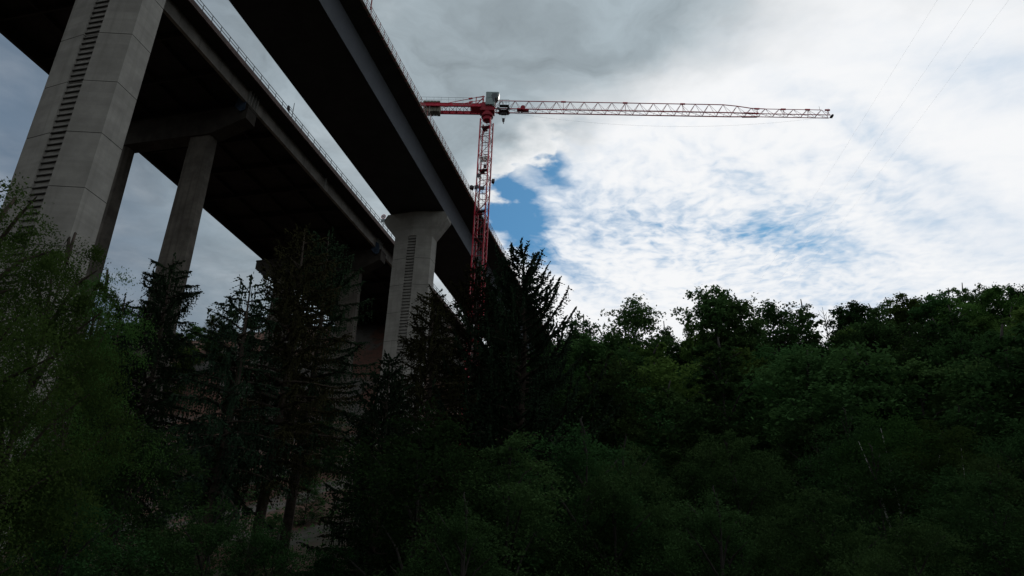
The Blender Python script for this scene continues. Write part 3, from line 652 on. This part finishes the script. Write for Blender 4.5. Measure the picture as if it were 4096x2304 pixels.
# ---------------------------------------------------------------- vegetation
def rnd_unit(n):
    v = rng.normal(size=(n, 3)); return v/np.linalg.norm(v, axis=1, keepdims=True)
def leaf_quads(c, L, W, up=0.6):
    """rhombic leaves at centres c; up > 0 turns the blades towards the sky"""
    n = len(c); nrm = rnd_unit(n); nrm[:, 2] = np.abs(nrm[:, 2])+up; nrm /= np.linalg.norm(nrm, axis=1, keepdims=True)
    t = np.cross(nrm, rnd_unit(n)); t /= np.linalg.norm(t, axis=1, keepdims=True)+1e-9; b = np.cross(nrm, t)
    L = L*(0.7+0.6*rng.random((n, 1))); W = W*(0.7+0.6*rng.random((n, 1)))
    return np.stack([c-t*L/2, c+b*W/2+t*L*0.08, c+t*L/2, c-b*W/2+t*L*0.08], axis=1)
def broad_proto(h, rx, nleaf, L, W, nclump=16, base=0.28, droop=0.0, top=1.0, seed=0, wisp=0.25):
    """returns (leaf quads, trunk MB); crown built of leaf sprays on limbs"""
    global rng
    rng = np.random.default_rng(100+seed); rd = random.Random(seed)
    tb = MB(); ht = h*(0.55+0.1*rd.random()); lean = (rd.uniform(-.03, .03)*h, rd.uniform(-.03, .03)*h)
    tb.tube([(0, 0, -1), (lean[0]*0.3, lean[1]*0.3, ht*0.4), (lean[0]*0.6, lean[1]*0.7, ht*0.75), (lean[0], lean[1], h*0.9)], [h*0.017, h*0.013, h*0.009, h*0.003], 7)
    Q = []; zb = h*base
    cl = []
    for k in range(nclump):
        z = zb+(h-zb)*((k+0.5)/nclump)*top
        f = (z-zb)/(h-zb); prof = math.sin(math.pi*min(1, max(0.06, f*0.86+0.12)))**0.7
        a = k*2.399+rd.uniform(-.7, .7); r = rx*prof*rd.uniform(0.30, 0.98); z += rd.uniform(-.05, .05)*h
        if k > nclump-3: r *= 0.35
        cl.append((r*math.cos(a), r*math.sin(a), z, rx*rd.uniform(0.20, 0.46)*(0.75+0.35*prof)))
    for cx_, cy_, cz_, cr_ in cl:
        z0 = max(zb*0.7, cz_-math.hypot(cx_, cy_)*0.7-cr_*0.3)
        tb.tube([(lean[0]*z0/h, lean[1]*z0/h, z0), (cx_*0.5, cy_*0.5, (z0+cz_)/2+0.05*h), (cx_, cy_, cz_+cr_*0.3)], [h*0.007, h*0.0045, h*0.0015], 5, caps=False)
        n = int(nleaf*(cr_**2)/sum(q[3]**2 for q in cl))
        ns_ = max(6, int(14*(cr_/rx/0.35)**2))                         # sprays of leaves in the clump
        sc_ = rnd_unit(ns_)*(rng.random((ns_, 1))**0.35)*cr_*np.array([1.05, 1.05, 0.72])
        per = n//ns_
        for s_ in sc_:
            ax_ = s_/(np.linalg.norm(s_)+1e-6); spread = cr_*rng.uniform(0.26, 0.46)
            d = rng.normal(size=(per, 3))*np.array([1, 1, 0.38])*spread*0.62
            d += ax_*(rng.random((per, 1))**2)*spread*1.2*wisp*2
            d[:, 2] -= droop*np.linalg.norm(d[:, :2], axis=1)
            Q.append(np.array([cx_, cy_, cz_])+s_+d)
    Q = np.concatenate(Q); Q *= h/np.percentile(Q[:, 2], 99.85) if True else 1
    return leaf_quads(Q, L, W), tb
def spruce_proto(h, rbase, seed, dens=1.0, bare=0.12, hang=0.6, upturn=0.25, qs=0.12, tip_sparse=0.0):
    global rng
    rng = np.random.default_rng(500+seed); rd = random.Random(seed)
    tb = MB(); tb.tube([(0, 0, -1.5), (0.02*h*0.3, 0, h*0.35), (0.012*h, 0.008*h, h*0.7), (0, 0, h*0.99)], [h*0.013+0.04, h*0.010+0.02, h*0.006, 0.02], 7)
    C_, D_, S_ = [], [], []
    z = h*bare
    while z < h*0.985:
        f = (z-h*bare)/(h*(1-bare))
        R0 = rbase*(1-f)**0.72*(0.6+0.4*min(1, f*4+0.3))+0.22
        nb_ = rd.choice((4, 5, 5, 6)) if f < 0.85 else 4
        a0 = rd.random()*6.28; zk = z
        for k in range(nb_):
            if rd.random() < 0.08+tip_sparse*f: continue
            a = a0+k*6.283/nb_+rd.uniform(-.3, .3); R = R0*rd.uniform(0.55, 1.15); el = math.radians(10+45*f+rd.uniform(-10, 10))
            pts = []; m_ = 8; z = zk+rd.uniform(-.3, .3)*h*0.02
            for i in range(m_+1):
                s_ = i/m_; rr = R*s_
                dz = R*(math.sin(el)*s_*0.55-(0.62-0.5*f)*s_*s_*0.9+upturn*s_**4)
                pts.append((rr*math.cos(a+0.12*math.sin(s_*3+k)), rr*math.sin(a+0.12*math.sin(s_*3+k)), z+dz))
            tb.tube(pts, [max(0.008, 0.028*R*(1-0.9*i/m_)) for i in range(m_+1)], 4, caps=False)
            P_ = np.array(pts)
            nt_ = max(5, int(R*17*dens))
            for j in range(nt_):
                s_ = 0.18+0.82*(j+rd.random())/nt_; i = min(m_-1, int(s_*m_)); tt_ = s_*m_-i
                p = P_[i]*(1-tt_)+P_[i+1]*tt_; dr = P_[i+1]-P_[i]; dr = dr/np.linalg.norm(dr)
                side = np.array([-dr[1], dr[0], 0]); side /= np.linalg.norm(side)+1e-6
                sg_ = 1 if j % 2 else -1
                L_ = (0.26+0.55*(1-s_))*min(1.2, R)*rd.uniform(0.5, 1.2)+0.10
                mode = rd.random()
                if mode < 0.45:  d = side*sg_*0.75+dr*0.6+np.array([0, 0, -0.35-0.3*hang])
                elif mode < 0.45+0.42*hang: d = np.array([rd.uniform(-.2, .2), rd.uniform(-.2, .2), -1.0]); L_ *= 1.35
                else: d = dr+np.array([0, 0, 0.15])+side*sg_*0.3
                d = d/np.linalg.norm(d); nq = max(2, int(L_/(qs*0.95)))
                ts = (np.arange(nq)+0.5)/nq
                c = p+np.outer(ts*L_, d); c[:, 2] -= (ts**2)*L_*0.25
                C_.append(c); D_.append(np.repeat(d[None], nq, 0)); S_.append(qs*1.3*(1.0-0.45*ts))
            nq = max(3, int(R*(1.0)/0.09)); ts = np.linspace(0.3, 1.0, nq)
            ii = np.minimum(m_-1, (ts*m_).astype(int)); tt2 = (ts*m_-ii)[:, None]; c = P_[ii]*(1-tt2)+P_[ii+1]*tt2
            C_.append(c+rng.normal(size=c.shape)*0.03); D_.append(P_[ii+1]-P_[ii]); S_.append(np.full(nq, qs*1.5))
        z = zk+h*0.021*rd.uniform(0.7, 1.3)*(1.15-0.35*f)+0.05
    nq = 10; c = np.stack([rng.normal(size=nq)*0.04, rng.normal(size=nq)*0.04, h-0.9+np.arange(nq)*0.1], 1); C_.append(c); D_.append(np.repeat(np.array([[0, 0, 1.0]]), nq, 0)); S_.append(np.full(nq, qs*1.4))
    c = np.concatenate(C_); d = np.concatenate(D_); d /= np.linalg.norm(d, axis=1, keepdims=True)+1e-9; s_ = np.concatenate(S_)[:, None]
    p_ = np.cross(d, rnd_unit(len(c))); p_ /= np.linalg.norm(p_, axis=1, keepdims=True)+1e-9
    L_ = s_*1.25; W_ = s_*0.72
    return np.stack([c-d*L_/2-p_*W_*0.2, c+p_*W_/2, c+d*L_/2, c-p_*W_/2], axis=1), tb
def make_tree(name, Q, tb, lm, bm, label, cat='tree', group=None):
    r = empty(name); tag(r, label, cat, group)
    quads_mesh('crown', Q, lm, r); tb.build('trunk', bm, r, smooth=True); return r
def place(root, x, y, h=None, hp=1.0, rz=None, z=None, wide=1.0):
    s_ = h/hp if h else 1.0
    root.location = (x, y, ground_z(x, y)-0.15 if z is None else z); root.rotation_euler = (0, 0, random.uniform(0, 6.28) if rz is None else rz)
    root.scale = (s_*wide, s_*wide, s_); return root
def top_place(root, px, py, D, hp, rz=None, wide=1.0, hmin=2.0):
    """stand the tree D metres away with its tip on the sight line of photo point (px, py)"""
    T = at_dist(px, py, D); g_ = ground_z(T.x, T.y)-0.15
    return place(root, T.x, T.y, max(hmin, T.z-g_), hp, rz, None, wide)

# ---- foreground spruces (each one modelled for itself)
def spruce(px, py, D, rbase, seed, label, hang=0.6, dens=1.0, lm='needle', bare=0.12, upturn=0.25, sparse=0.0, qs=0.12):
    T = at_dist(px, py, D); g_ = ground_z(T.x, T.y)-0.15; h = T.z-g_
    Q, tb = spruce_proto(h, rbase, seed, dens, bare, hang, upturn, qs, sparse)
    r = make_tree('spruce_tree', Q, tb, M[lm], M['bark'], label, 'tree', 'tall spruces in front of the bridges')
    r.location = (T.x, T.y, g_); return r
spruce(2092, 1000, 44, 7.4, 1, 'tallest dark spruce, rising against the white sky right of the crane mast', hang=0.45, dens=1.5, upturn=0.6, qs=0.15)
spruce(1905, 1030, 47, 5.4, 2, 'dark spruce hiding the foot of the red crane mast', hang=0.7, dens=1.1, lm='needle_b')
spruce(1735, 1160, 43, 5.4, 3, 'spruce with hanging twigs just right of the flared pier', hang=0.95, dens=1.0, lm='needle_b', upturn=0.15)
spruce(1222, 905, 40, 5.0, 4, 'brownish spruce with long trunk under the old bridge, between its portal frames', hang=0.85, dens=1.1, lm='needle_b', bare=0.42)
spruce(1318, 925, 43, 5.0, 5, 'green spruce standing close behind the brownish spruce under the old bridge', hang=0.6, dens=1.1, bare=0.45)
spruce(700, 1015, 42, 4.6, 6, 'dark spruce in front of the nearer brown portal column', hang=0.9, dens=1.2, upturn=0.1, bare=0.40)
spruce(1010, 1090, 38, 4.2, 7, 'thin spruce with bare drooping boughs against the grey sky gap', hang=1.0, dens=0.9, upturn=0.1, sparse=0.2, bare=0.45)
spruce(505, 1180, 40, 3.0, 8, 'small dark spruce between the nearest pier and the portal column', hang=0.8, dens=1.0)
spruce(1560, 1420, 36, 3.6, 9, 'low dark spruce in front of the foot of the flared pier', hang=0.9, dens=1.0)

# ---- the leafy birch in the left corner
Q, tb = broad_proto(10.5, 3.4, 88000, 0.075, 0.042, 34, 0.10, 0.5, seed=31, wisp=0.4)
t = make_tree('birch_tree', Q, tb, M['leaf_b'], M['bark'], 'bright green leafy birch in the left corner before the nearest pier', 'tree')
top_place(t, 40, 840, 19, 10.5, wide=0.78, rz=0.4)
Q2, tb2 = broad_proto(9.5, 2.8, 66000, 0.075, 0.042, 28, 0.10, 0.4, seed=32, wisp=0.4)
t = make_tree('birch_tree', Q2, tb2, M['leaf_b'], M['bark'], 'second leafy birch, right of the corner birch, crossing the pier edge', 'tree'); top_place(t, 285, 965, 21, 9.5, rz=2.0, wide=0.62)
t = copy_tree(t); tag(t, 'small pale-leaved tree against the grey sky beside the nearest pier', 'tree'); top_place(t, 425, 1110, 26, 9.5, rz=4.0, wide=0.55)

# ---- prototypes for the woods (14 m tall, leaf-sized faces suited to their distance)
far = []
for k, (rx, nc, lm) in enumerate(((4.6, 18, 'leaf'), (4.0, 15, 'leaf_y'), (5.2, 20, 'leaf'), (3.6, 16, 'leaf'), (4.8, 17, 'leaf_y'), (4.2, 22, 'leaf'))):
    far.append((broad_proto(14.0, rx, 16000, 0.30, 0.20, nc, 0.22 if k != 3 else 0.12, 0.15, seed=k, wisp=0.5), lm))
near = []
for k, (rx, nc, lm) in enumerate(((3.6, 20, 'leaf_n'), (3.2, 18, 'leaf_m'), (3.9, 24, 'leaf_n'))):
    near.append((broad_proto(9.0, rx, 32000, 0.125, 0.075, nc, 0.08, 0.2, seed=20+k, wisp=0.5), lm))
fine = broad_proto(14.0, 4.2, 26000, 0.16, 0.10, 20, 0.2, 0.45, seed=40, wisp=0.6)
roots = {}
def tree_of(kind, idx, label, group=None, name='broadleaf_tree'):
    key = (kind, idx)
    if key not in roots:
        (Q, tb), lm = (far if kind == 'far' else near)[idx]
        r = make_tree(name, Q, tb, M[lm], M['greybark'], label, 'tree', group); roots[key] = r; return r
    r = copy_tree(roots[key]); r.name = name; tag(r, label, 'tree'); 
    if group: r['group'] = group
    elif 'group' in r: del r['group']
    return r
SK = 'broadleaf trees along the skyline'
sky_trees = [
    (2335, 1272, 84, 0, 0.75, 'round skyline tree touching the right side of the tallest spruce'),
    (2440, 1345, 80, 3, 0.7, 'low see-through tree in the first skyline dip'),
    (2545, 1212, 82, 2, 0.72, 'broad pointed skyline tree in the middle of the treeline'),
    (2655, 1312, 84, 5, 0.65, 'right shoulder tree of the broad pointed skyline tree'),
    (2850, 1150, 82, 3, 0.80, 'tall spiky skyline tree, highest left of the power lines'),
    (2765, 1285, 84, 1, 0.42, 'thin tree at the left foot of the tall spiky skyline tree'),
    (2945, 1195, 80, 0, 0.75, 'round tree leaning on the right side of the tall spiky one'),
    (3075, 1210, 90, 2, 0.85, 'wide dark dome tree right of the spiky skyline tree'),
    (3205, 1225, 95, 5, 0.8, 'dome tree just left of the skyline notch'),
    (3395, 1212, 100, 3, 0.9, 'dark ragged tree just right of the skyline notch'),
    (3480, 1225, 112, 0, 0.7, 'low round tree second right of the skyline notch')]
for px, py, D, k, w, lb in sky_trees:
    top_place(tree_of('far', k, lb, SK), px, py, D, 14.0, wide=1.0*w)
for i, px in enumerate(range(3545, 4560, 62)):
    py = np.interp(px, [3545, 3700, 3900, 4000, 4096, 4200], [1210, 1172, 1152, 1142, 1160, 1165])+random.uniform(-12, 16)
    top_place(tree_of('far', i % 6, 'one of the small crowns lining the high right end of the ridge', 'small crowns on the right ridge'), px, py, 135+random.uniform(-8, 8), 14.0, wide=0.8)
# bare dead tree in the notch
dt = empty('dead_tree'); tag(dt, 'thin bare dead tree in the skyline notch', 'tree')
mb = MB(); rd = random.Random(5)
mb.tube([(0, 0, 0), (0.1, 0, 6), (0, 0.1, 11), (0.3, 0, 14)], [0.14, 0.09, 0.05, 0.015], 5)
for k in range(34):
    z = 5+8.6*k/34; a = k*2.4; L = (14.5-z)*0.33*rd.uniform(.5, 1.1)
    p1 = (L*0.6*math.cos(a), L*0.6*math.sin(a), z+L*0.6); p2 = (L*math.cos(a+.2), L*math.sin(a+.2), z+L*1.5)
    mb.tube([(0.05, 0, z), p1, p2], [0.035, 0.022, 0.008], 4)
mb.build('trunk', M['greybark'], dt); top_place(dt, 3292, 1232, 92, 14.0)
# woods beyond and under the bridges on the left
LB = [(860, 1262, 196), (935, 1240, 200), (1020, 1232, 198), (1090, 1262, 202), (560, 1300, 180), (480, 1330, 176), (780, 1300, 190), (1160, 1290, 200), (1240, 1330, 205), (650, 1310, 186), (1330, 1370, 210), (400, 1340, 172), (700, 1330, 180), (1000, 1290, 190), (900, 1300, 186)]
for i, (px, py, D) in enumerate(LB):
    top_place(tree_of('far', (i*2+1) % 6, 'far leafy tree on the slope behind the old bridge columns', 'far trees behind the old bridge'), px, py, D, 14.0, hmin=6)

# ---- the wooded slope: many separate crowns filling the hillside under the skyline
sk_x = [1500, 2080, 2200, 2335, 2420, 2540, 2650, 2720, 2850, 2950, 3075, 3205, 3300, 3400, 3500, 3700, 3900, 4096, 4500]
sk_y = [1400, 1350, 1320, 1320, 1400, 1300, 1370, 1360, 1260, 1270, 1265, 1280, 1350, 1270, 1265, 1205, 1185, 1190, 1190]
tones = ['mid green', 'light yellowish green', 'broad dark green', 'narrow dark green', 'pale green', 'dense green']
placed = []
def zone(px, py):
    h_ = 'right of the notch' if px > 3350 else ('below the spiky tree' if px > 2650 else 'beside the spruces')
    v_ = 'just under the skyline' if py < 1500 else ('halfway down the slope' if py < 1850 else 'low on the slope')
    return f'{v_}, {h_}'
rr = random.Random(11); cand = 0
D = 112.0
for ring in range(40):
    if D < 30: break
    azs = np.arange(math.radians(-17), math.radians(33), 5.6/D)
    for az in azs:
        a = az+rr.uniform(-.4, .4)*5.6/D; d_ = D+rr.uniform(-2.2, 2.2); x, y = d_*math.sin(a), d_*math.cos(a)
        if x < -29 and y > 30: continue
        if y < 30: continue
        g_ = ground_z(x, y); h = rr.uniform(10.5, 15.5)*(1.0 if d_ > 50 else 0.8)
        px, py = proj(Vector((x, y, g_+h)))
        lim_ = np.interp(px, sk_x, sk_y)+rr.uniform(0, 40)
        if py < lim_:
            zt_ = at_dist(px, lim_, d_).z; h = zt_-g_
            if h < 4: continue
            px, py = proj(Vector((x, y, g_+h)))
        if px < 1950 or py > 2500: continue
        k = rr.randrange(6)
        if d_ > 52: o = tree_of('far', k, f'{tones[k]} leafy crown {zone(px, py)}', 'trees of the hillside wood'); place(o, x, y, h, 14.0, wide=rr.uniform(0.85, 1.1)*(14.0/h)**0.35)
        else:
            k = rr.randrange(3); o = tree_of('near', k, f'{tones[k]} leafy tree {zone(px, py)}', 'near trees at the foot of the slope'); place(o, x, y, h*0.85, 9.0, wide=rr.uniform(0.8, 1.0))
    D -= 6.2 if D > 60 else 5.0

# ---- low growth in front of and under the bridges on the left
rr = random.Random(23)
for D in (92, 84, 76, 68, 61, 55, 50, 45, 40, 35):
    for az in np.arange(math.radians(-60), math.radians(-17), 5.2/D):
        a = az+rr.uniform(-.3, .3)*5/D; x, y = D*math.sin(a), D*math.cos(a)
        if -53 < x < -42 and (38 < y < 46 or 108 < y < 116): continue
        if y < 24 or rr.random() < 0.12: continue
        h = rr.uniform(4.0, 8.0) if rr.random() < 0.4 else rr.uniform(2.2, 3.5)
        if x > -86 and D > 42 and rr.random() < 0.45: continue
        px, py = proj(Vector((x, y, ground_z(x, y)+h)))
        lim_ = np.interp(px, [0, 400, 700, 900, 1200, 1500, 1800, 2100], [1500, 1500, 1560, 1420, 1500, 1560, 1450, 1400])
        if py < lim_: h -= (lim_-py)/3154*D*1.05
        if h < 2.2 or not -300 < px < 2150: continue
        k = rr.randrange(3)
        place(tree_of('near', k, f"{('dark', 'yellowish', 'dense')[k]} low tree {'at the old column feet' if px < 1300 else 'round the flared pier foot'}, {'further up the slope' if D > 60 else 'behind the spruce trunks'}", 'low trees under the bridges'), x, y, h, 9.0, wide=0.9*(9.0/h)**0.3)

# ---- two white-stemmed birches low on the right
def birch(px, py, D, seed, label, forks):
    T = at_dist(px, py, D); g_ = ground_z(T.x, T.y)-0.2; h = T.z-g_
    Q, tb_ = broad_proto(h, h*0.30, 30000, 0.12, 0.065, 22, 0.15, 0.55, seed=seed, wisp=0.7)
    st = MB()
    for (dx, dy, top_) in forks:
        st.tube([(0, 0, -0.5), (dx*0.12, dy*0.3-0.3, h*0.25), (dx*0.55, dy*0.6-0.5, h*0.52), (dx*0.7, dy*0.8-0.5, h*0.68), (dx, dy-0.4, h*top_)], [h*0.008, h*0.006, h*0.005, h*0.003, h*0.001], 5)
    r = empty('birch_tree', (T.x, T.y, g_)); tag(r, label, 'tree'); quads_mesh('crown', Q, M['leaf_b'], r); st.build('trunk', M['birchbark'], r, smooth=True); return r
birch(3555, 1640, 40, 51, 'tall birch with three white forked stems low on the right', [(-1.6, 0, .86), (-0.5, 0.3, .92), (1.7, -0.1, .8)])
birch(3745, 1700, 39, 52, 'birch with one white stem right of the forked birch', [(0.7, 0, .9)])
# ---- named leafy trees in the centre foreground
def near_tree(px, py, D, k, label, wide=1.0, rz=None):
    o = tree_of('near', k, label); top_place(o, px, py, D, 9.0, wide=wide, rz=rz, hmin=3); return o
near_tree(1700, 1650, 29, 0, 'fresh green maple-like tree at the foot of the flared pier', 0.95, 1.0)
near_tree(2050, 1745, 27, 1, 'light green round-topped tree at the bottom centre', 0.9, 2.0)
near_tree(560, 1695, 27, 0, 'green tree low in front of the portal column foot', 0.85, 0.5)
near_tree(900, 2010, 24, 2, 'low bushy tree at the bottom left, left of the spruce trunks', 0.9)
near_tree(300, 1950, 22, 2, 'bushy dark tree in the bottom left corner', 0.9)
near_tree(1120, 2110, 23, 0, 'small dark shrub at the bottom between the two leaning trunks', 0.8)
near_tree(1350, 2190, 22, 1, 'leafy shrub at the bottom between the spruce trunks', 0.9)
near_tree(1850, 2010, 21, 2, 'dark leafy tree at the bottom centre left', 0.9)
near_tree(2450, 1900, 30, 0, 'dark leafy tree at the bottom centre right', 0.95)
near_tree(2850, 1980, 28, 2, 'leafy tree at the bottom below the spiky skyline tree', 0.95)
near_tree(3280, 1960, 27, 1, 'light green leafy tree at the bottom left of the birches', 0.95)
near_tree(3950, 1900, 27, 1, 'glossy light green tree in the bottom right corner', 0.95)
near_tree(3620, 2080, 23, 0, 'leafy tree at the bottom under the forked birch', 0.9)
# undergrowth: shrubs and saplings nobody could count
def undergrowth():
    global rng
    rng = np.random.default_rng(77); cs = []
    for i in range(2600):
        D = 18+110*rng.random()**1.3; a = math.radians(-62+86*rng.random()); x, y = D*math.sin(a), D*math.cos(a)
        if -92 < x < -38 and y > 90 and rng.random() < 0.55: continue
        r = rng.uniform(0.5, 1.3); n = 26
        cs.append(np.array([x, y, ground_z(x, y)+r*0.5])+rng.normal(size=(n, 3))*np.array([r, r, r*0.55]))
    c = np.concatenate(cs); return leaf_quads(c, 0.30, 0.2)
tag(quads_mesh('undergrowth', undergrowth(), M['leaf']), 'dark tangled shrubs and saplings covering the slope', 'undergrowth', kind='stuff')
